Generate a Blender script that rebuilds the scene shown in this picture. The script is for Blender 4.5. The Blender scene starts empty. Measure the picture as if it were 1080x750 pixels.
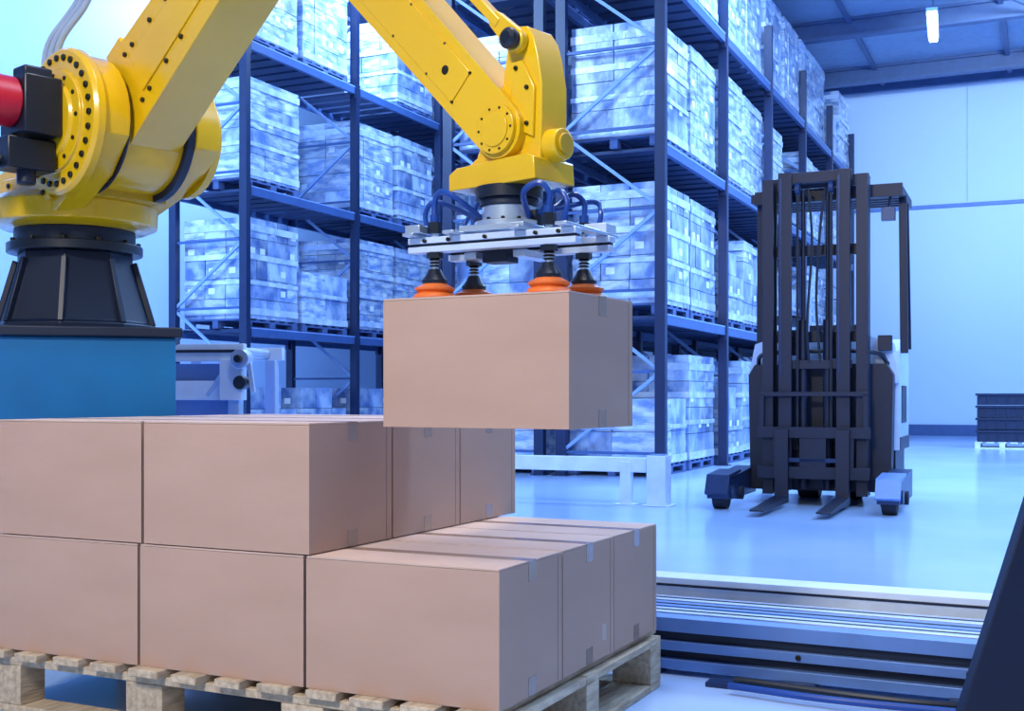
import bpy, bmesh, math, random
from mathutils import Vector, Matrix
random.seed(7)
S = bpy.context.scene
S.view_settings.view_transform = 'Standard'
F = 1250.0; HZ = 418.0

# ------------------------------------------------------------ materials
def mat(name, col, rough=0.5, metal=0.0, col2=None, nscale=6.0, stretch=(1,1,1), bump=0.0, bscale=40.0,
        coat=0.0, island=0.0, emis=None, estr=0.0, p0=.35, p1=.68):
    m = bpy.data.materials.new(name); m.use_nodes = True
    nt = m.node_tree; b = nt.nodes['Principled BSDF']
    b.inputs['Roughness'].default_value = rough
    b.inputs['Metallic'].default_value = metal
    b.inputs['Coat Weight'].default_value = coat
    b.inputs['Coat Roughness'].default_value = .12
    tc = nt.nodes.new('ShaderNodeTexCoord'); mp = nt.nodes.new('ShaderNodeMapping')
    mp.inputs['Scale'].default_value = stretch
    nt.links.new(tc.outputs['Object'], mp.inputs['Vector'])
    if col2 is None: col2 = tuple(c*0.86 for c in col)
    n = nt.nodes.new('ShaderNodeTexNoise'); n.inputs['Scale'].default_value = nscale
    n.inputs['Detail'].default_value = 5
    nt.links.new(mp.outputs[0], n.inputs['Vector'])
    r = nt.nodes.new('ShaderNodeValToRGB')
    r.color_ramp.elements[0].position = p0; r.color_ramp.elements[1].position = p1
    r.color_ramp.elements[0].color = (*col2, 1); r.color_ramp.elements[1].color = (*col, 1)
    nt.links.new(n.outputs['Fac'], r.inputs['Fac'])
    out = r.outputs['Color']
    if island > 0:
        g = nt.nodes.new('ShaderNodeNewGeometry')
        mr = nt.nodes.new('ShaderNodeMapRange')
        mr.inputs['To Min'].default_value = 1-island; mr.inputs['To Max'].default_value = 1.0
        nt.links.new(g.outputs['Random Per Island'], mr.inputs['Value'])
        mx = nt.nodes.new('ShaderNodeVectorMath'); mx.operation = 'SCALE'
        nt.links.new(out, mx.inputs[0]); nt.links.new(mr.outputs[0], mx.inputs['Scale'])
        out = mx.outputs[0]
    nt.links.new(out, b.inputs['Base Color'])
    if bump > 0:
        n2 = nt.nodes.new('ShaderNodeTexNoise'); n2.inputs['Scale'].default_value = bscale
        n2.inputs['Detail'].default_value = 4
        nt.links.new(mp.outputs[0], n2.inputs['Vector'])
        bp = nt.nodes.new('ShaderNodeBump'); bp.inputs['Strength'].default_value = bump
        bp.inputs['Distance'].default_value = 0.02
        nt.links.new(n2.outputs['Fac'], bp.inputs['Height'])
        nt.links.new(bp.outputs[0], b.inputs['Normal'])
    if emis:
        b.inputs['Emission Color'].default_value = (*emis, 1)
        b.inputs['Emission Strength'].default_value = estr
    return m

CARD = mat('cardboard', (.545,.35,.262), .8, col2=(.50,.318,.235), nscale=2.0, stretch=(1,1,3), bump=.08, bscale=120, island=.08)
CARDLIT = mat('cardboard_flap_lit', (.68,.48,.38), .65, col2=(.60,.42,.33), nscale=4, island=.05)  # paler cardboard copy, light on the box tops put into the colour
CARDDK = mat('cardboard_seam', (.10,.06,.04), .9)
TAPE = mat('packing_tape', (.38,.25,.18), .25, coat=.4)
TAPE2 = mat('label_faded', (.58,.45,.36), .5)
WOOD = mat('pallet_wood', (.78,.63,.45), .75, col2=(.50,.38,.26), nscale=9, stretch=(6,1,6), bump=.3, bscale=30, island=.25)
YEL = mat('robot_yellow', (.84,.51,.004), .25, col2=(.76,.45,.004), nscale=2, coat=.5)
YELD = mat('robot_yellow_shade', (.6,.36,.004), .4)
BLK = mat('black_paint', (.006,.011,.024), .35)
BLKN = mat('navy_black', (.003,.010,.034), .45)
BOLT = mat('dark_bolt', (.03,.025,.015), .4, metal=.6)
RED = mat('red_cap', (.5,.008,.03), .35)
PEDB = mat('pedestal_blue', (.002,.16,.40), .4, col2=(.002,.125,.33), nscale=3)
ALU = mat('aluminium', (.60,.72,.88), .28, metal=.7)
ALUW = mat('aluminium_pale', (.62,.76,.97), .35, metal=.2)
CONW = mat('conveyor_rail_white', (.78,.88,1.0), .4)
ALUB = mat('aluminium_blue', (.17,.31,.66), .38, metal=.3)
ORG = mat('orange_rubber', (.88,.19,.03), .45)
HOSE = mat('blue_hose', (.008,.06,.32), .3)
HOSEG = mat('grey_hose', (.42,.52,.68), .4)
RACK = mat('rack_steel_navy', (.010,.024,.08), .4)
BEAM = mat('rack_beam_blue', (.055,.12,.31), .4)
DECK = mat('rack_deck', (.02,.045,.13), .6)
LOADM = [mat('cartons_gloss_streaks_a', (.78,.89,1.0), .26, col2=(.25,.39,.73), nscale=3.6, stretch=(1,1,3), bump=1, bscale=8, island=.34, coat=.8, p0=.38, p1=.62),  # film's glossy streaks painted as high-contrast noise colour over the cartons
         mat('cartons_gloss_streaks_b', (.62,.77,1.0), .3, col2=(.16,.28,.62), nscale=3, stretch=(1.3,1.3,1), bump=1, bscale=6, island=.45, coat=.8, p0=.38, p1=.62)]  # same painted film gloss, in a darker carton tone
FILM = mat('stretch_film_band', (.82,.91,1.0), .2, col2=(.38,.54,.86), nscale=4, coat=1, bump=1, bscale=9)
LABEL = mat('carton_label', (.88,.95,1), .4)
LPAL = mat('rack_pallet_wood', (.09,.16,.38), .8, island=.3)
WALLM = mat('wall_paint', (.57,.74,.98), .6, col2=(.55,.72,.97), nscale=.3)
TRIM = mat('wall_trim_blue', (.12,.24,.55), .5)
WSEAM = mat('wall_panel_seam', (.46,.63,.92), .5)
BRACE = mat('rack_brace_blue', (.26,.41,.74), .45)
CEIL = mat('ceiling_sheet', (.30,.42,.62), .6)
CBEAM = mat('ceiling_beam', (.08,.14,.3), .5)
TRK = mat('truck_black', (.003,.009,.034), .45)
TRKM = mat('truck_steel', (.02,.045,.13), .35, metal=.3)
TRKW = mat('truck_panel_pale', (.50,.66,.94), .35, coat=.3)
RUB = mat('rubber', (.006,.010,.024), .7)
CRT = mat('crate_dark', (.010,.025,.08), .6, island=.3)
BARR = mat('barrier_white', (.72,.83,1), .4)
PANEL = mat('guard_panel_navy', (.003,.008,.035), .5)
LAMP = mat('lamp_tube', (1,1,1), .5, emis=(.8,.9,1), estr=30)
FLOOR = mat('floor_concrete', (.50,.67,.95), .15, col2=(.38,.56,.88), nscale=.5, bump=.04, bscale=3)

# ------------------------------------------------------------ mesh builder
class MB:
    def __init__(s): s.bm = bmesh.new(); s.mats = []
    def mi(s, m):
        if m not in s.mats: s.mats.append(m)
        return s.mats.index(m)
    def faces(s, vs, fs, m):
        v = [s.bm.verts.new(p) for p in vs]; k = s.mi(m)
        for f in fs:
            try:
                fc = s.bm.faces.new([v[i] for i in f]); fc.material_index = k
            except ValueError: pass
    def box(s, c, d, m, R=None, taper=None):
        c = Vector(c); hx, hy, hz = d[0]/2, d[1]/2, d[2]/2
        vs = []
        for z in (-1, 1):
            t = 1 if (z < 0 or taper is None) else taper
            for x, y in ((-1,-1),(1,-1),(1,1),(-1,1)):
                v = Vector((x*hx*t, y*hy*t, z*hz))
                if R is not None: v = R @ v
                vs.append(c+v)
        s.faces(vs, [(3,2,1,0),(4,5,6,7),(0,1,5,4),(1,2,6,5),(2,3,7,6),(3,0,4,7)], m)
    def bb(s, a, b, m):
        s.box([(a[i]+b[i])/2 for i in range(3)], [abs(b[i]-a[i]) for i in range(3)], m)
    def bar(s, p, q, w, h, m, up=(0,0,1)):
        p, q = Vector(p), Vector(q); z = (q-p); L = z.length; z.normalize()
        u = Vector(up)
        if abs(z.dot(u)) > .98: u = Vector((0,1,0))
        x = u.cross(z).normalized(); y = z.cross(x)
        R = Matrix((x, y, z)).transposed()
        s.box((p+q)/2, (w, h, L), m, R)
    def cyl(s, p, q, r, m, r2=None, seg=24):
        p, q = Vector(p), Vector(q); r2 = r if r2 is None else r2
        z = (q-p).normalized(); u = Vector((0,0,1)) if abs(z.z) < .9 else Vector((1,0,0))
        x = u.cross(z).normalized(); y = z.cross(x)
        vs = []
        for c, rr in ((p, r), (q, r2)):
            for i in range(seg):
                a = 2*math.pi*i/seg; vs.append(c + x*math.cos(a)*rr + y*math.sin(a)*rr)
        fs = [(i, (i+1) % seg, seg+(i+1) % seg, seg+i) for i in range(seg)]
        fs += [tuple(range(seg))[::-1], tuple(range(seg, 2*seg))]
        s.faces(vs, fs, m)
    def lathe(s, prof, o, ax, m, seg=28):
        o = Vector(o); z = Vector(ax).normalized(); u = Vector((0,0,1)) if abs(z.z) < .9 else Vector((1,0,0))
        x = u.cross(z).normalized(); y = z.cross(x); vs = []; n = len(prof)
        for r, h in prof:
            for i in range(seg):
                a = 2*math.pi*i/seg; vs.append(o + z*h + x*math.cos(a)*r + y*math.sin(a)*r)
        fs = []
        for j in range(n-1):
            for i in range(seg):
                k = (i+1) % seg; fs.append((j*seg+i, j*seg+k, (j+1)*seg+k, (j+1)*seg+i))
        fs += [tuple(range(seg))[::-1], tuple(range((n-1)*seg, n*seg))]
        s.faces(vs, fs, m)
    def prism(s, pts, y0, y1, m, plane='xz'):
        n = len(pts); vs = []
        for yy in (y0, y1):
            for a, b in pts:
                vs.append((a, yy, b) if plane == 'xz' else ((yy, a, b) if plane == 'yz' else (a, b, yy)))
        fs = [(i, (i+1) % n, n+(i+1) % n, n+i) for i in range(n)]
        fs += [tuple(range(n))[::-1], tuple(range(n, 2*n))]
        s.faces(vs, fs, m)
    def tube(s, pts, r, m, seg=10, sub=8):
        P = [Vector(p) for p in pts]; P = [P[0]*2-P[1]] + P + [P[-1]*2-P[-2]]; C = []
        for i in range(1, len(P)-2):
            for k in range(sub):
                t = k/sub; a, b, c, d = P[i-1:i+3]
                C.append(.5*((2*b)+(c-a)*t+(2*a-5*b+4*c-d)*t*t+(3*b-a-3*c+d)*t**3))
        C.append(P[-2]); vs = []; n = len(C); u = None
        for i, c in enumerate(C):
            z = (C[min(i+1, n-1)]-C[max(i-1, 0)]).normalized()
            if u is None: u = Vector((.3,.5,.8))
            x = (u - z*u.dot(z)).normalized(); y = z.cross(x); u = x
            for k in range(seg):
                a = 2*math.pi*k/seg; vs.append(c+x*math.cos(a)*r+y*math.sin(a)*r)
        fs = []
        for j in range(n-1):
            for i in range(seg):
                k = (i+1) % seg; fs.append((j*seg+i, j*seg+k, (j+1)*seg+k, (j+1)*seg+i))
        fs += [tuple(range(seg))[::-1], tuple(range((n-1)*seg, n*seg))]
        s.faces(vs, fs, m)
    def mesh(s, name):
        bmesh.ops.recalc_face_normals(s.bm, faces=s.bm.faces)
        me = bpy.data.meshes.new(name); s.bm.to_mesh(me); s.bm.free()
        for m in s.mats: me.materials.append(m)
        for p in me.polygons: p.use_smooth = True
        me.set_sharp_from_angle(angle=math.radians(32))
        return me
    def obj(s, name, M=None, bevel=0, parent=None):
        return place(name, s.mesh(name), M, bevel, parent)

def place(name, me, M=None, bevel=0, parent=None):
    o = bpy.data.objects.new(name, me); S.collection.objects.link(o)
    if parent is not None: o.parent = parent
    if M is not None: o.matrix_local = M
    if bevel:
        b = o.modifiers.new('bevel', 'BEVEL'); b.width = bevel; b.segments = 2
        b.limit_method = 'ANGLE'; b.angle_limit = math.radians(40)
    return o
def frame(x, y, z, yaw): return Matrix.Translation((x, y, z)) @ Matrix.Rotation(math.radians(yaw), 4, 'Z')
def empty(name, M):
    e = bpy.data.objects.new(name, None); S.collection.objects.link(e); e.matrix_world = M; return e
def capsule(p, q, r1, r2, n=12):
    p, q = Vector(p), Vector(q); d = q-p; a0 = math.atan2(d.y, d.x); pts = []
    for i in range(n+1):
        a = a0+math.pi/2+math.pi*i/n; pts.append((p.x+r1*math.cos(a), p.y+r1*math.sin(a)))
    for i in range(n+1):
        a = a0-math.pi/2+math.pi*i/n; pts.append((q.x+r2*math.cos(a), q.y+r2*math.sin(a)))
    return pts

# ------------------------------------------------------------ cardboard boxes
def box_mesh(w, d, h, lab=0):
    """origin at front-right-bottom corner; extends -x, +y, +z"""
    b = MB(); g = .003
    b.bb((-w, 0, 0), (0, d, h-.006), CARD)
    b.bb((-w+.001, .001, h-.005), (-.001, d/2-g/2, h), CARDLIT)
    b.bb((-w+.001, d/2+g/2, h-.005), (-.001, d-.001, h), CARDLIT)
    b.bb((-w+.004, d/2-.004, h-.006), (-.004, d/2+.004, h-.003), CARDDK)
    b.bb((-w-.0008, d/2-.025, h), (.0008, d/2+.025, h+.0008), TAPE)
    for xx in (.0001, -w-.0009):
        b.bb((xx, d/2-.025, h-.055), (xx+.0008, d/2+.025, h), TAPE)
        b.bb((xx, d/2-.025, 0.001), (xx+.0008, d/2+.025, .05), TAPE)
        if lab: b.bb((xx, d-.10, .05), (xx+.0006, d-.065, .10), TAPE2)
    b.bb((-.0003, d-.03, .004), (.0004, d-.028, h-.008), CARDDK)
    return b.mesh('cardboard_box')
C0 = Vector((-.031, 2.994, 0)); FS = frame(C0.x, C0.y, 0, -26)
PH = .20; BH = .364
lo = [box_mesh(.592, .397, BH-.003), box_mesh(.592, .397, BH-.003, 1)]; up = box_mesh(.594, .427, BH-.003)
for c in range(3):
    for r in range(3):
        jx, jy, ja = random.uniform(-.002,.002), random.uniform(-.002,.002), random.uniform(-.3,.3)
        place('cardboard_box', lo[(r+c) % 2], FS @ Matrix.Translation((-.602*c+jx, .403*r+jy, PH+.0005)) @ Matrix.Rotation(math.radians(ja),4,'Z'), .004)
for c in (1, 2):
    for r in range(3):
        jx, jy = random.uniform(-.003,.003), random.uniform(-.001,.001)
        place('cardboard_box', up, FS @ Matrix.Translation((-.6*c+.014+jx, .437*r+jy, PH+BH+.001)), .004)
# ------------------------------------------------------------ wooden pallet
b = MB(); x = -1.83
while x < -.02:
    w = random.uniform(.085, .115)
    b.bb((x, -.02-random.uniform(0,.025), PH-.024), (min(x+w, .01), 1.25, PH), WOOD); x += w + .055
for yy in (0.0, .55, 1.12):
    b.bb((-1.83, yy, PH-.05), (.01, yy+.1, PH-.0245), WOOD)
    for xx in (-1.83, -1.25, -.68, -.13):
        b.bb((xx, yy, .025), (xx+.14, yy+.1, PH-.0505), WOOD)
    b.bb((-1.83, yy, 0), (.01, yy+.1, .0245), WOOD)
b.bb((-.13, 0.101, PH-.05), (.01, .549, PH-.026), WOOD)
b.bb((-.13, .651, PH-.05), (.01, 1.119, PH-.026), WOOD)
b.bb((-.13, 0.101, 0), (.01, .549, .024), WOOD)
b.bb((-.13, .651, 0), (.01, 1.119, .024), WOOD)
b.obj('wooden_pallet', FS, .003)

# ------------------------------------------------------------ held box + robot
HB = (.149, 3.095); HZB = .913; HBH = .364; FH = frame(HB[0], HB[1], 0, -29)
place('cardboard_box', box_mesh(.59, .418, HBH), FH @ Matrix.Translation((0,0,HZB)), .004)
TOP = HZB+HBH
robot = empty('palletizing_robot', frame(-1.575, 4.8, 0, -41.35))
JZ = 2.065
PC = Vector((-1.8, 5.0, 0)); BC = Vector((-1.86, 5.05, 0))
Mw = robot.matrix_world.inverted()
b = MB()
b.bb((-.36,-.36,0), (.36,.36,1.235), PEDB)
b.bb((-.385,-.385,1.235), (.385,.385,1.275), BLKN)
b.obj('pedestal', Mw @ frame(PC.x, PC.y, 0, 17), .006, robot)
b = MB()
b.lathe([(.33,1.275),(.33,1.30),(.31,1.31),(.235,1.56),(.235,1.60)], (0,0,0), (0,0,1), BLKN, 8)
for i in range(8):
    a = math.radians(i*45); b.bar((math.cos(a)*.318,math.sin(a)*.318,1.30),(math.cos(a)*.24,math.sin(a)*.24,1.57),.025,.025,BLKN)
b.cyl((0,0,1.6),(0,0,1.64),.275,BLK, seg=40); b.cyl((0,0,1.64),(0,0,1.70),.245,BLKN, seg=40)
for i in range(12):
    a = i*math.pi/6; b.cyl((math.cos(a)*.258,math.sin(a)*.258,1.63),(math.cos(a)*.258,math.sin(a)*.258,1.655),.011,BOLT,seg=8)
b.obj('base', Mw @ frame(BC.x, BC.y, 0, 10), .004, robot)
# turret
b = MB(); cx = -.38
b.lathe([(.29,1.70),(.335,1.72),(.34,1.80),(.31,1.83)], (cx,0,0), (0,0,1), YEL, 40)
ring = [(.27*math.cos(math.radians(a)), JZ+.27*math.sin(math.radians(a))) for a in range(-15,196,12)]
b.prism([(-.66,1.74),(-.10,1.74),(.14,1.86)] + ring + [(-.42,1.97),(-.66,1.92)], -.235, -.125, YEL)
b.prism([(-.60,1.76),(-.26,1.76),(-.02,1.83),(.17,1.92)] + ring + [(-.42,1.97),(-.60,1.92)], .17, .28, YEL)
b.bb((-.62,-.2,1.74),(-.34,.2,1.95), YEL)
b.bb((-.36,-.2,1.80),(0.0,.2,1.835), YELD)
b.prism([(-.5,1.78),(-.1,1.78),(-.2,1.90),(-.5,1.90)], -.255, -.235, YEL)
for xx, zz in ((-.45,1.81),(-.16,1.81),(-.45,1.87),(-.22,1.87)): b.cyl((xx,-.255,zz),(xx,-.265,zz),.012,BOLT,seg=8)
b.obj('turret', None, .012, robot)
b = MB()
b.lathe([(.285,.235),(.285,.265),(.272,.28),(.20,.282),(.195,.295),(.15,.298),(.14,.31),(.08,.31)], (0,0,JZ), (0,-1,0), YEL, 48)
for i in range(28):
    a = 2*math.pi*i/28; p = Vector((.243*math.cos(a), -.278, JZ+.243*math.sin(a)))
    b.cyl(p, p+Vector((0,-.012,0)), .0125, BOLT, seg=10)
for i in range(12):
    a = 2*math.pi*i/12; p = Vector((.172*math.cos(a), -.292, JZ+.172*math.sin(a)))
    b.cyl(p, p+Vector((0,-.01,0)), .009, BOLT, seg=8)
b.cyl((0,.28,JZ),(0,.315,JZ),.23,YEL,seg=40); b.cyl((0,.315,JZ),(0,.37,JZ),.1,BLK); b.cyl((0,.37,JZ),(0,.385,JZ),.055,RED)
for i in range(20):
    a = 2*math.pi*i/20; p = Vector((.2*math.cos(a), .312, JZ+.2*math.sin(a)))
    b.cyl(p, p+Vector((0,.012,0)), .011, BOLT, seg=8)
b.obj('shoulder_discs', None, .002, robot)
b = MB()
b.box((0,-.385,JZ+.03),(.20,.15,.22),BLK); b.cyl((0,-.46,JZ+.04),(0,-.56,JZ+.04),.095,RED); b.cyl((0,-.56,JZ+.04),(0,-.75,JZ+.04),.085,BLK)
b.bb((-.09,-.50,JZ-.21),(.05,-.31,JZ-.09),BLK); b.cyl((-.01,-.4,JZ-.26),(-.01,-.4,JZ-.1),.035,BLKN)
b.bb((-.04,-.44,JZ+.14),(.06,-.33,JZ+.18),BLKN)
b.tube([(0,-.46,JZ-.14),(-.05,-.56,JZ-.24),(-.2,-.52,JZ-.3),(-.35,-.4,JZ-.22)],.016,BLK)
b.obj('shoulder_motor', None, .008, robot)
# lower arm
E = Vector((1.10, JZ+.709)); WR = Vector((2.115, 1.752))
b = MB()
b.cyl((0,-.12,JZ),(0,.168,JZ),.235,YEL,seg=48)
b.cyl((0,-.1245,JZ),(0,-.118,JZ),.262,BLKN,seg=48); b.cyl((0,.135,JZ),(0,.1695,JZ),.262,BLKN,seg=48)
b.prism(capsule((0,JZ), E, .2, .13), -.10, .12, YEL)
d = (E-Vector((0,JZ))).normalized(); nrm = Vector((-d.y, d.x))
p1 = Vector((0,JZ))+d*.32; p2 = Vector((0,JZ))+d*1.05
b.prism([tuple(p1-nrm*.09),tuple(p2-nrm*.06),tuple(p2+nrm*.06),tuple(p1+nrm*.09)], -.108, -.10, YEL)
for t in (.30,.36,.5,.62):
    for k in (-.12,.12):
        q = Vector((0,JZ))+d*t+nrm*k*(1.12-t*.5); b.cyl((q.x,-.099,q.y),(q.x,-.111,q.y),.010,BOLT,seg=8)
q = Vector((0,JZ))+d*.22+nrm*.21
b.box((q.x,0,q.y),(.12,.16,.06),YEL,Matrix.Rotation(-math.atan2(d.y,d.x),3,'Y'))
b.obj('lower_arm', None, .012, robot)
b = MB()
b.bar((-.36,.05,1.95),(.78,.05,JZ+.92),.05,.06,YEL)
b.bar((.78,.05,JZ+.92),(1.10,.05,JZ+.709),.07,.09,YEL)
b.obj('balance_link', None, .006, robot)
# upper arm
b = MB()
b.cyl((E.x,-.17,E.y),(E.x,.17,E.y),.17,YEL,seg=40)
b.cyl((E.x,-.24,E.y),(E.x,-.17,E.y),.12,BLK,seg=32)
b.prism(capsule(E, WR, .108, .082), -.08, .055, YEL)
d2 = (WR-E).normalized(); n2 = Vector((-d2.y, d2.x)); L2 = (WR-E).length
def ua(t, k): return E + d2*(L2*t) + n2*k
b.prism([tuple(ua(.3,-.070)),tuple(ua(.86,-.054)),tuple(ua(.86,.054)),tuple(ua(.3,.070))], -.085, -.08, YEL)
for t in (.34,.46,.62,.76,.86):
    for k in (-.065,.065):
        q = ua(t,k*(1.05-t*.3)); b.cyl((q.x,-.079,q.y),(q.x,-.087,q.y),.0045,BOLT,seg=8)
q = ua(.80,.0); b.cyl((q.x,-.08,q.y),(q.x,-.0875,q.y),.014,BOLT,seg=16)
b.cyl((WR.x,-.08,WR.y),(WR.x,-.094,WR.y),.07,YEL,seg=36)
b.cyl((WR.x,-.094,WR.y),(WR.x,-.0985,WR.y),.05,YEL,seg=30)
for i in range(10):
    a = 2*math.pi*i/10; b.cyl((WR.x+.06*math.cos(a),-.093,WR.y+.06*math.sin(a)),(WR.x+.06*math.cos(a),-.097,WR.y+.06*math.sin(a)),.004,BOLT,seg=8)
b.obj('upper_arm', None, .01, robot)
# wrist body
G = 2.087
wp = [(-.13,1.60),(-.135,1.66),(-.08,1.69),(-.03,1.80),(.02,1.88),(.035,1.97),(.05,2.02),(.075,2.04),(.11,2.035),(.135,2.0),(.15,1.95),(.165,1.87),(.165,1.78),(.16,1.68),(.16,1.60)]
b = MB()
b.prism([(G+x,z) for x,z in wp], -.05, .06, YEL)
b.prism([(G+x,z) for x,z in [(-.16,1.598),(-.16,1.645),(-.13,1.662),(.14,1.672),(.165,1.66),(.17,1.598)]], -.085, .09, YEL)
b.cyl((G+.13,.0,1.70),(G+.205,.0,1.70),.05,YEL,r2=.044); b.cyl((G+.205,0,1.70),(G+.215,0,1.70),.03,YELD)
b.prism([(G+x,z) for x,z in [(.06,1.76),(.14,1.72),(.145,1.86),(.10,1.94),(.06,1.94)]], -.06,-.05, YEL)
for xx, zz in ((.12,1.76),(.12,1.86),(.08,1.92)): b.cyl((G+xx,-.06,zz),(G+xx,-.068,zz),.007,BOLT,seg=8)
b.obj('wrist_body', None, .008, robot)
b = MB()
P0 = Vector((G+.085, 1.995)); dd = -d2
b.cyl((P0.x,-.085,P0.y),(P0.x,.08,P0.y),.026,BLK)
b.lathe([(.020,.085),(.03,.09),(.03,.105),(.018,.115)],(P0.x,0,P0.y),(0,-1,0),BLK)
P1 = P0+dd*L2
b.prism(capsule(P0, P0+dd*.10, .034, .024), -.08, -.052, YEL)
b.bar((P0.x+dd.x*.08,-.066,P0.y+dd.y*.08),(P1.x,-.066,P1.y),.030,.036,YEL,up=(0,1,0))
b.bar((E.x,-.066,E.y+.05),(P1.x,-.066,P1.y),.05,.05,YEL)
b.obj('parallel_rod', None, .004, robot)
b = MB()
for k in range(3):
    b.tube([(-.3+.03*k,-.1,1.98),(-.22+.05*k,-.22,2.35),(-.05+.05*k,-.18,2.55),(.3,-.18-.02*k,2.75),(.7,-.17,2.95)],.013,HOSEG)
b.obj('dress_hoses', None, 0, robot)
# flange
b = MB()
b.cyl((G,0,1.565),(G,0,1.60),.098,BLK,seg=40); b.cyl((G,0,1.545),(G,0,1.565),.085,BLKN,seg=40)
b.cyl((G,0,1.50),(G,0,1.545),.078,ALU,seg=40); b.cyl((G,0,1.485),(G,0,1.50),.1,ALU,seg=40)
for i in range(12):
    a = i*math.pi/6; b.cyl((G+.088*math.cos(a),.088*math.sin(a),1.5),(G+.088*math.cos(a),.088*math.sin(a),1.508),.006,BOLT,seg=8)
b.obj('tool_flange', None, .002, robot)
# vacuum gripper
MG = Mw @ FH
b = MB()
CX = (-.11, -.48); CY = (.10, .32)
b.bb((-.40,.10,1.467),(-.19,.32,1.485),ALU)
for yy in CY:
    for zz in (1.413, 1.439):
        b.bb((-.56,yy-.02,zz),(-.02,yy+.02,zz+.018),ALUW)
    b.bb((-.558,yy-.012,1.43),(-.022,yy+.012,1.44),BLKN)
for xx in (-.535,-.40,-.19,-.045):
    b.bb((xx-.018,.04,1.4575),(xx+.018,.38,1.467),ALU)
for xx in (-.38,-.22):
    b.bb((xx-.02,.13,1.392),(xx+.02,.29,1.412),ALU)
b.bb((-.34,.13,1.38),(-.26,.2,1.425),BLKN)
b.bb((-.10,.30,1.467),(-.03,.37,1.495),ALUW); b.bb((-.55,.05,1.467),(-.50,.12,1.49),ALU)
for (x0,y0) in ((-.50,.07),(-.42,.07),(-.3,.07),(-.14,.07),(-.07,.07)):
    b.cyl((x0,y0,1.446),(x0,y0+.012,1.446),.006,BOLT,seg=8)
b.obj('gripper_frame', MG, .002, robot)
b = MB()
for xx in CX:
    for yy in CY:
        o = (xx, yy, TOP)
        b.lathe([(.060,.001),(.064,.006),(.058,.016),(.049,.021),(.058,.028),(.058,.034),(.042,.042),(.03,.05)],o,(0,0,1),ORG)
        b.lathe([(.036,.046),(.038,.056),(.026,.072),(.018,.088),(.012,.09)],o,(0,0,1),BLK)
        b.cyl((xx,yy,TOP+.06),(xx,yy,1.51),.011,ALU,seg=14)
        for k in range(3): b.lathe([(.012,0),(.018,.003),(.012,.006)],(xx,yy,TOP+.095+k*.009),(0,0,1),BOLT,14)
        b.cyl((xx,yy,1.396),(xx,yy,1.413),.024,BLK,seg=6); b.cyl((xx,yy,1.468),(xx,yy,1.50),.020,BLK,seg=6)
        b.cyl((xx,yy,1.50),(xx,yy,1.522),.014,HOSE,seg=12)
b.obj('suction_cups', MG, 0, robot)
b = MB()
for xx, sx in ((-.48,-1),(-.11,1)):
    for yy in CY:
        b.tube([(xx,yy,1.51),(xx,yy,1.56),(xx-.03*sx,yy-.01,1.585),(xx-.08*sx,yy,1.56),(xx-.115*sx,.21,1.50)],.0085,HOSE)
        b.tube([(xx+.03*sx,yy+.02,1.47),(xx+.045*sx,yy+.02,1.53),(xx+.01*sx,yy+.03,1.565),(xx-.08*sx,.2,1.52)],.0075,HOSE)
b.cyl((-.38,.21,1.485),(-.38,.21,1.53),.02,BLK); b.cyl((-.21,.21,1.485),(-.21,.21,1.53),.02,BLK)
b.obj('gripper_hoses', MG, 0, robot)

# ------------------------------------------------------------ building shell
YAW = -24.5
FW = frame(0, 0, 0, YAW)
def wall(name, a, b_, m, bev=0):
    q = MB(); q.bb(a, b_, m); return q.obj(name, FW, bev)
XL, XR, Y0, Y1, CH = -15.0, 14.0, -6.0, 31.85, 9.1
wall('floor', (XL,Y0,-.1), (XR,Y1,0), FLOOR)
wall('wall_back', (XL,Y1,0), (XR,Y1+.2,CH), WALLM)
wall('wall_left', (XL-.2,Y0,0), (XL,Y1+.2,CH), WALLM)
wall('ceiling', (XL,Y0,CH), (XR,Y1,CH+.2), CEIL)
wall('baseboard_back', (XL,Y1-.05,0), (XR,Y1-.001,.28), BEAM)
wall('trim_1', (XL,Y1-.05,5.77), (XR,Y1-.001,5.86), TRIM)
wall('trim_2', (XL,Y1-.12,CH-.22), (XR,Y1-.001,CH-.002), CBEAM)
for i, xx in enumerate((-9,-5,-1.95)):
    wall('trim_%d' % (i+3), (xx,Y1-.015,5.9), (xx+.03,Y1-.001,CH-.3), WSEAM)
q = MB()
for yy in range(2, 31, 4):
    q.bb((XL,yy,CH-.42),(XR,yy+.22,CH-.36),CBEAM); q.bb((XL,yy+.08,CH-.36),(XR,yy+.14,CH-.06),CBEAM); q.bb((XL,yy,CH-.06),(XR,yy+.22,CH-.002),CBEAM)
for xx in (-13,-10,-7,-4,-1,2.3,5,8,11):
    q.bb((xx,Y0,CH-.12),(xx+.1,Y1,CH-.07),CBEAM)
q.bar((-2.0,22.1,CH-.45),(2.0,30.1,CH-.45),.06,.06,CBEAM)
q.obj('ceiling_beams', FW)

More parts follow.
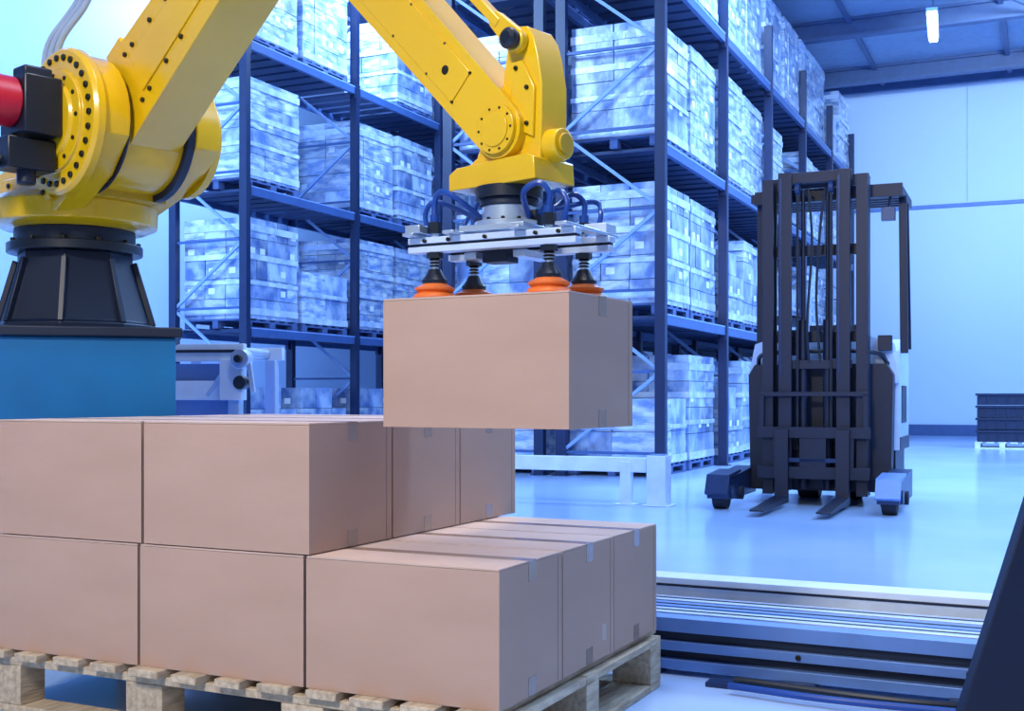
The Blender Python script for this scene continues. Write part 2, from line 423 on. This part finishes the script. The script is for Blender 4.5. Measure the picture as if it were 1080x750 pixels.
# ------------------------------------------------------------ racks
LV = (2.01, 4.09, 6.22); BAY = 3.0; NB = 5
def rack_mesh(RH):
    b = MB(); D = 1.3
    for i in range(NB+1):
        y = i*BAY
        for x in (0, -D):
            b.bb((x-.065,y-.05,0.012),(x+.065,y+.05,RH),RACK); b.bb((x-.1,y-.1,0),(x+.1,y+.1,.012),RACK)
        z = .3; s = 0
        while z < RH-1.0:
            b.bar((0,y,z),(-D,y,z),.035,.035,BEAM)
            if s: b.bar((0,y,z),(-D,y,z+1.0),.04,.04,BRACE)
            else: b.bar((-D,y,z),(0,y,z+1.0),.04,.04,BRACE)
            z += 1.0; s = 1-s
    for i in range(NB):
        y = i*BAY
        for z in LV:
            for x in (0.02, -D-.02):
                b.bb((x-.03,y+.05,z-.13),(x+.03,y+BAY-.05,z),BEAM)
                b.bb((x-.034,y+.05,z-.018),(x+.034,y+BAY-.05,z-.001),BRACE)
                for ye in (y+.05, y+BAY-.09): b.bb((x-.034,ye,z-.2),(x+.034,ye+.04,z+.04),RACK)
            for k in range(8):
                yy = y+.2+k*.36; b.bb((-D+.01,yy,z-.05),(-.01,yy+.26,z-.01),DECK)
    return b.mesh('pallet_rack')
rm = rack_mesh(7.2); rm2 = rack_mesh(8.4)
MR1 = frame(1.81,14.4,0,YAW); MR2 = MR1 @ Matrix.Translation((-1.6,0,0)); MR3 = frame(-3.90,17.3,0,YAW)
for M, r_ in ((MR1,rm), (MR2,rm2), (MR3,rm2)): place('pallet_rack', r_, M)

def load_mesh(k):
    r = random.Random(k); b = MB(); X, Y = 1.14, 1.3; m = LOADM[k % 2]
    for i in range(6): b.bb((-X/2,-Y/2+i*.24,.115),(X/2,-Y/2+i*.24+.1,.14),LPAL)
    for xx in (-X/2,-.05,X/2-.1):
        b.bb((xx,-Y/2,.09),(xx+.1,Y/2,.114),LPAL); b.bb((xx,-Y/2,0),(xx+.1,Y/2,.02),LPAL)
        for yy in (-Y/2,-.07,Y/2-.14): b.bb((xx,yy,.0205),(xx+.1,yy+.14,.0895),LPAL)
    nx, ny, nz = [(2,3,4),(2,3,4),(3,3,6),(3,4,4),(2,4,5),(3,3,3),(2,2,3),(3,5,5)][k]
    H = [1.5,1.42,1.55,1.3,1.48,1.0,1.25,1.5][k]
    for i in range(nx):
        for j in range(ny):
            for l in range(nz):
                if k in (3,5,6) and l == nz-1 and r.random() < .3: continue
                if 0 < i < nx-1 and 0 < j < ny-1 and l < nz-1: continue
                g = .0035; jj = lambda: r.uniform(-.006,.006)
                a = (-X/2+i*X/nx+g+jj(), -Y/2+j*Y/ny+g+jj(), .142+l*H/nz)
                c = (-X/2+(i+1)*X/nx-g+jj(), -Y/2+(j+1)*Y/ny-g+jj(), .142+(l+1)*H/nz-.008)
                mm = m if r.random() > .2 else LOADM[1-k % 2]
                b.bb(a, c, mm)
                if i == nx-1 and r.random() < .35:
                    b.bb((c[0],a[1]+.08,a[2]+.07),(c[0]+.003,a[1]+.2,a[2]+.16),LABEL)
                if j == 0 and r.random() < .3:
                    b.bb((a[0]+.06,a[1]-.003,a[2]+.07),(a[0]+.18,a[1],a[2]+.16),LABEL)
    for t, h in ((.06,.10),(.36,.06),(.62,.08),(.90,.10)):
        z = .142+H*t - h/2 + r.uniform(-.03,.03)
        if k in (5,6) and t > .5: continue
        if k in (3,4) and .1 < t < .8: continue
        for (p,q_) in (((X/2+.004,-Y/2-.006,z),(X/2+.010,Y/2+.006,z+h)),((-X/2,-Y/2-.012,z),(X/2,-Y/2-.006,z+h)),((-X/2-.01,-Y/2,z),(-X/2-.004,Y/2,z+h))):
            b.bb(p,q_,FILM)
    return b.mesh('wrapped_pallet_load')
LM = [load_mesh(k) for k in range(8)]
for ri, M in enumerate((MR1, MR2, MR3)):
    for i in range(NB):
        for lz in (0.0,)+LV:
            for s in (0, 1):
                if random.random() < (.05 if ri != 1 else .1): continue
                if lz == 0: k = random.choice((1,3,5,6)) if ri < 2 else 5
                elif lz == LV[0] and ri < 2: k = random.choice((5,3,6,5,0,7))
                else: k = random.choice((0,1,2,4,7,2,4,6))
                y = i*BAY + .78 + s*1.45
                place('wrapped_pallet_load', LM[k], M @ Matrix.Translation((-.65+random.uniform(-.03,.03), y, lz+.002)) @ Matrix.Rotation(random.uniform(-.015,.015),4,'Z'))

# ------------------------------------------------------------ reach truck
b = MB()
for sx in (-1, 1):
    x0, x1 = sx*.72-.09, sx*.72+.09
    b.prism([(-.30,.10),(-.30,.20),(-.22,.27),(.75,.33),(.9,.33),(.9,.08),(-.1,.08)], x0, x1, TRKM, 'yz')
    b.prism([(-.31,.13),(-.24,.28),(.2,.31),(.2,.335),(-.26,.31),(-.345,.15)], x0-.012, x1+.012, ALUB if sx > 0 else TRKM, 'yz')
    b.cyl((sx*.72-.06,-.13,.125),(sx*.72+.06,-.13,.125),.125,RUB,seg=28)
    b.cyl((x1,-.13,.15),(x1+.02,-.13,.15),.06,TRKM)
    b.cyl((x0,.2,.12),(x0-.02,.2,.12),.09,RUB); b.cyl((x0-.0,.2,.12),(x1+.03,.2,.12),.06,RUB)
for sx in (-.27,.27):
    b.prism([(-.78,.045),(.33,.035),(.33,.70),(.28,.70),(.27,.10),(-.78,.06)], sx-.06, sx+.06, TRK, 'yz')
b.bb((-.5,.335,.62),(.5,.385,.72),TRK); b.bb((-.5,.335,.25),(.5,.385,.36),TRK)
b.bb((-.36,.34,.36),(-.28,.39,.62),TRK); b.bb((.28,.34,.36),(.36,.39,.62),TRK); b.bb((-.12,.34,.3),(.12,.40,.66),TRK)
for xx in (-.46,.46): b.bb((xx-.02,.345,.7),(xx+.02,.375,1.02),TRK)
b.bb((-.48,.345,1.0),(.48,.375,1.04),TRK)
b.bb((-.28,.34,.40),(.28,.37,.44),TRKM)
for sx in (-1, 1):
    b.bb((sx*.42-.05,.42,.1),(sx*.42+.05,.46,3.0),TRK); b.bb((sx*.42-.05,.58,.1),(sx*.42+.05,.62,3.0),TRK); b.bb((sx*.455-.015,.46,.1),(sx*.455+.015,.58,3.0),TRK)
    b.bb((sx*.26-.06,.40,.14),(sx*.26+.06,.44,3.05),TRK); b.bb((sx*.30-.012,.44,.14),(sx*.30+.012,.55,3.05),TRK)
    b.bb((sx*.26-.045,.393,1.2),(sx*.26-.03,.40,3.0),TRKM)
    b.cyl((sx*.11,.5,.15),(sx*.11,.5,1.7),.042,TRK); b.cyl((sx*.11,.5,1.7),(sx*.11,.5,2.9),.018,TRK)
    b.bb((sx*.15-.012,.42,.6),(sx*.15+.012,.43,2.9),RUB)
    b.cyl((sx*.15-.02,.45,2.9),(sx*.15+.02,.45,2.9),.06,TRKM)
for z, y in ((2.93,.6),(2.3,.62),(1.5,.62),(.5,.62),(.15,.6)): b.bb((-.46,y,z),(.46,y+.04,z+.1),TRK)
b.bb((-.33,.44,2.95),(.33,.5,3.05),TRK); b.bb((-.33,.44,1.25),(.33,.47,1.33),TRK)
b.tube([(.05,.45,1.3),(.02,.42,1.9),(.06,.43,2.6),(.1,.46,2.9)],.012,RUB); b.tube([(-.05,.45,1.3),(-.06,.42,1.7),(-.02,.43,2.4),(-.06,.46,2.9)],.012,RUB)
b.prism([(-.64,.12),(.64,.12),(.66,1.2),(.60,1.3),(-.60,1.3),(-.66,1.2)], .70, .90, TRK)
b.bb((-.62,.92,.12),(.66,1.75,.55),TRK)
b.prism([(-.69,1.22),(-.63,1.50),(-.45,1.56),(.45,1.56),(.63,1.50),(.69,1.22),(.69,1.12),(-.69,1.12)], .86, 1.12, TRKW)
b.prism([(.90,.5),(1.75,.5),(1.78,1.3),(1.7,1.52),(1.45,1.55),(1.3,1.42),(.90,1.42)], .56, .70, TRKW, 'yz')
b.prism([(1.25,.5),(1.75,.5),(1.78,1.3),(1.7,1.45),(1.25,1.4)], -.70, -.56, TRKW, 'yz')
b.prism([(1.45,.5),(1.75,.5),(1.78,1.3),(1.7,1.5),(1.45,1.5)], -.56, .56, TRKW, 'yz')
b.bb((.7001,1.05,.75),(.706,1.5,1.1),TRK); b.bb((.7001,.9,.5),(.708,1.75,.62),TRK)
b.bb((-.2,1.15,.55),(.3,1.44,.95),TRK); b.bb((-.2,1.36,.95),(.3,1.44,1.7),TRK)
b.cyl((-.35,1.0,1.5),(-.35,1.08,1.72),.02,TRK); b.lathe([(.02,0),(.15,.0),(.155,.02),(.02,.03)],(-.35,1.08,1.72),(0,.3,1),TRK)
b.bb((-.35,.64,1.38),(-.1,.7,1.62),TRK); b.bb((.1,.64,1.35),(.28,.7,1.5),TRK); b.bb((.52,.74,1.42),(.64,.86,1.56),TRK)
b.tube([(-.6,.85,1.3),(-.5,.7,1.4),(0,.68,1.42),(.5,.7,1.4),(.6,.85,1.3)],.02,TRK)
for p_, q_ in (((.72,1.42,1.45),(.70,1.38,2.86)),((-.66,1.62,1.45),(-.64,1.58,2.86)),((.73,1.0,1.4),(.72,.96,2.86)),((-.60,.98,1.5),(-.58,.92,2.86))):
    b.bar(p_,q_,.07,.05,TRK)
for xx in (-.64,.68): b.bb((xx,.72,2.84),(xx+.06,1.64,2.92),TRK)
for k in range(7): b.bb((-.6,.74+k*.14,2.86),(.7,.78+k*.14,2.9),TRK)
b.bb((-.6,.70,2.82),(.74,.76,2.94),TRK)
b.bb((.56,.66,2.6),(.68,.74,2.72),TRKM); b.bar((.62,.7,2.7),(.64,.75,2.86),.02,.02,TRK)
b.cyl((-.3,1.4,0.15),(-.1,1.4,.15),.15,RUB); b.cyl((.1,1.4,0.15),(.3,1.4,.15),.15,RUB)
b.obj('reach_truck_forklift', frame(2.58,10.4,0,-23.6), .006)

# ------------------------------------------------------------ safety barrier
b = MB()
b.bb((-2.8,-.035,.30),(-.02,.035,.435),BARR)
for xx in (-2.6,-.22): b.bb((xx-.05,-.05,.01),(xx+.05,.05,.40),BARR); b.bb((xx-.1,-.09,0),(xx+.1,.09,.012),BARR)
b.bb((.0,-.09,.01),(.18,.09,.46),BARR); b.bb((-.04,-.12,0),(.22,.12,.012),BARR)
b.bb((.02,-.07,.46),(.16,.07,.47),ALUB)
b.obj('safety_barrier', frame(1.26,10.87,0,YAW), .008)

# ------------------------------------------------------------ low conveyor
b = MB()
YN, YF, X0, X1, ZT = 1.42, 2.24, -.9, 3.9, .2
b.bb((X0,YF-.16,.05),(X1,YF,ZT+.04),CONW); b.bb((X0,YF-.165,ZT+.005),(X1,YF-.16,ZT+.015),BLKN)
b.bb((X0,YF-.19,.06),(X1,YF-.161,ZT-.05),TRKM)
b.bb((X0,YN,.15),(X1,YN+.07,ZT),ALUB); b.bb((X0,YN+.02,.118),(X1,YN+.06,.1495),BLKN)
b.bb((X0,YN-.01,.085),(X1,YN+.05,.1175),ALUB); b.bb((X0,YN+.02,.055),(X1,YN+.06,.0845),BLKN)
b.bb((X0,YN-.02,.02),(X1,YN+.06,.0545),ALUB)
for k in range(4):
    yy = YN+.11+k*.132
    b.bb((X0,yy,.12),(X1,yy+.10,.175),ALUW if k in (1,3) else ALUB); b.bb((X0,yy+.04,.175),(X1,yy+.052,.178),BLKN)
x = X0+.2
while x < X1:
    b.bb((x,YN+.071,.05),(x+.06,YF-.191,.119),TRKM)
    b.bb((x-.02,YN-.035,0),(x+.1,YN+.1,.0195),TRKM); b.bb((x-.02,YF-.12,0),(x+.1,YF+.03,.0495),TRKM)
    b.cyl((x+.04,YN-.010,.102),(x+.04,YN-.018,.102),.01,BOLT,seg=8)
    x += .55
b.obj('low_conveyor', FS, .003)
b = MB()
b.tube([(.25,1.30,.03),(.8,1.26,.028),(1.3,1.33,.028),(1.9,1.29,.028),(2.2,1.3,.03)],.014,BLK)
b.tube([(.25,1.22,.028),(.6,1.18,.028),(1.1,1.2,.028),(1.5,1.16,.028)],.012,HOSE)
b.bb((1.0,1.2,0.042),(1.12,1.32,.09),BLKN); b.bb((.15,1.28,0),(.9,1.34,.016),TRKM)
b.obj('floor_cables', FS)

b = MB()
b.prism([(0,0),(.43,1.35),(.70,1.35),(.70,0)], 0, .05, PANEL)
b.bb((.62,.05,0),(.70,.18,1.3),PANEL)
b.obj('machine_guard_panel', frame(1.17,3.2,0,0), .004)

# aluminium infeed conveyor behind robot
b = MB()
for xx in (0,.44):
    for yy in (0,.5): b.bb((xx-.03,yy-.03,0.01),(xx+.03,yy+.03,1.2),ALU); b.bb((xx-.05,yy-.05,0),(xx+.05,yy+.05,.01),BLK)
b.bb((-.6,-.04,1.18),(.5,.0,1.27),ALUW); b.bb((-.6,.5,1.2),(.5,.54,1.27),ALUW)
b.bb((-.6,-.05,1.225),(.5,-.041,1.24),BLKN)
for k in range(9): b.cyl((-.55+k*.12,0.001,1.235),(-.55+k*.12,.499,1.235),.025,ALU,seg=14)
b.bb((-.6,-.03,.98),(.40,.0,1.08),ALUW); b.bb((.38,-.07,.98),(.5,.0,1.19),ALUW)
b.bb((-.6,.02,.9),(.40,.06,1.17),ALUB)
b.cyl((.5,-.10,1.19),(.5,-.03,1.19),.05,ALU); b.cyl((.5,-.13,1.19),(.5,-.10,1.19),.02,BLK)
b.cyl((.5,-.10,1.07),(.5,-.03,1.07),.035,BLK); b.bar((.53,-.06,1.22),(.56,-.06,1.02),.025,.02,ALU)
b.bar((.3,-.02,1.0),(.44,-.02,1.2),.03,.03,ALU)
b.obj('aluminium_conveyor', frame(-1.86,6.2,0,-10), .003)

def crates(M):
    b = MB()
    for i in range(5): b.bb((-.5+i*.21,-.4,.1),(-.5+i*.21+.14,.4,.125),LABEL)
    for yy in (-.4,-.05,.3):
        for xx in (-.5,-.06,.4): b.bb((xx,yy,.02),(xx+.1,yy+.1,.0995),LABEL)
        b.bb((-.5,yy,0),(.5,yy+.1,.0195),LABEL)
    for l in range(4):
        z = .128+l*.235
        b.bb((-.46,-.36,z),(.46,.36,z+.2),CRT); b.bb((-.49,-.39,z+.18),(.49,.39,z+.222),CRT)
        for k in range(6): b.bb((-.46+k*.175,-.38,z),(-.43+k*.175,-.36,z+.18),CRT)
    b.obj('crate_stack', M, .004)
crates(frame(9.5,22.9,0,YAW)); crates(frame(10.5,22.4,0,YAW))

# ------------------------------------------------------------ lamps
def lamp(M, z):
    b = MB()
    b.bb((-.09,-.8,.06),(.09,.8,.12),ALUB); b.bb((-.065,-.78,0),(.065,.78,.06),LAMP)
    for yy in (-.6,.6): b.cyl((0,yy,.12),(0,yy,CH-.06-z),.01,CBEAM,seg=8)
    b.obj('ceiling_strip_lamp', M)
lamp(frame(7.1,20.0,7.2,YAW+4), 7.2)

def area(name, loc, target, sx, sy, power, col):
    l = bpy.data.lights.new(name,'AREA'); l.shape='RECTANGLE'; l.size=sx; l.size_y=sy; l.energy=power; l.color=col
    o = bpy.data.objects.new(name,l); S.collection.objects.link(o); o.location=loc
    o.rotation_euler=(Vector(target)-Vector(loc)).to_track_quat('-Z','Y').to_euler(); return o
BL = (.37,.61,1.0)
def W(x, y, z): return FW @ Vector((x, y, z))
area('aisle_light', W(-1.0,15,8.4), W(-2.2,15.01,3), 2, 14, 2300, BL)
area('aisle_light', W(-8.2,17,8.4), W(-8.6,17.01,2), 2, 12, 1800, BL)
area('hall_light', W(2.5,6,8.4), W(-3,16,3), 4, 3, 1000, BL)
area('hall_light', W(3.5,22,8.5), W(3.5,26,0), 3, 3, 1000, BL)
area('left_light', W(-10,7,8.0), W(-13,18,4), 4, 3, 1200, BL)
area('key_light', (-2.4,-.6,4.6), (-.4,3.6,1.0), .8, .8, 280, (1,.94,.86))
area('top_light', (.3,3.6,6.5), (-.3,3.9,0), 1.6, 1.6, 165, (1,.95,.90))
sp = bpy.data.lights.new('wall_glow_spot','SPOT'); sp.energy=2500; sp.color=(.6,.8,1); sp.spot_size=math.radians(60); sp.spot_blend=1; sp.shadow_soft_size=.3  # unseen spot added to make the glow on the back wall
so = bpy.data.objects.new('wall_glow_spot',sp); S.collection.objects.link(so); so.location=(9.3,19,8.0)
so.rotation_euler=(Vector((11.4,29.6,7.3))-so.location).to_track_quat('-Z','Y').to_euler()

w = bpy.data.worlds.new('world'); S.world = w; w.use_nodes = True
bg = w.node_tree.nodes['Background']; bg.inputs[0].default_value=(.55,.71,1,1); bg.inputs[1].default_value=.42

# ------------------------------------------------------------ camera
cd = bpy.data.cameras.new('camera'); cam = bpy.data.objects.new('camera',cd); S.collection.objects.link(cam)
cam.location=(0,0,1.0); cam.rotation_euler=(math.pi/2,0,0)
cd.sensor_width=36; cd.lens=F/1080*36; cd.shift_y=(HZ-375)/1080; cd.clip_end=200
S.camera=cam
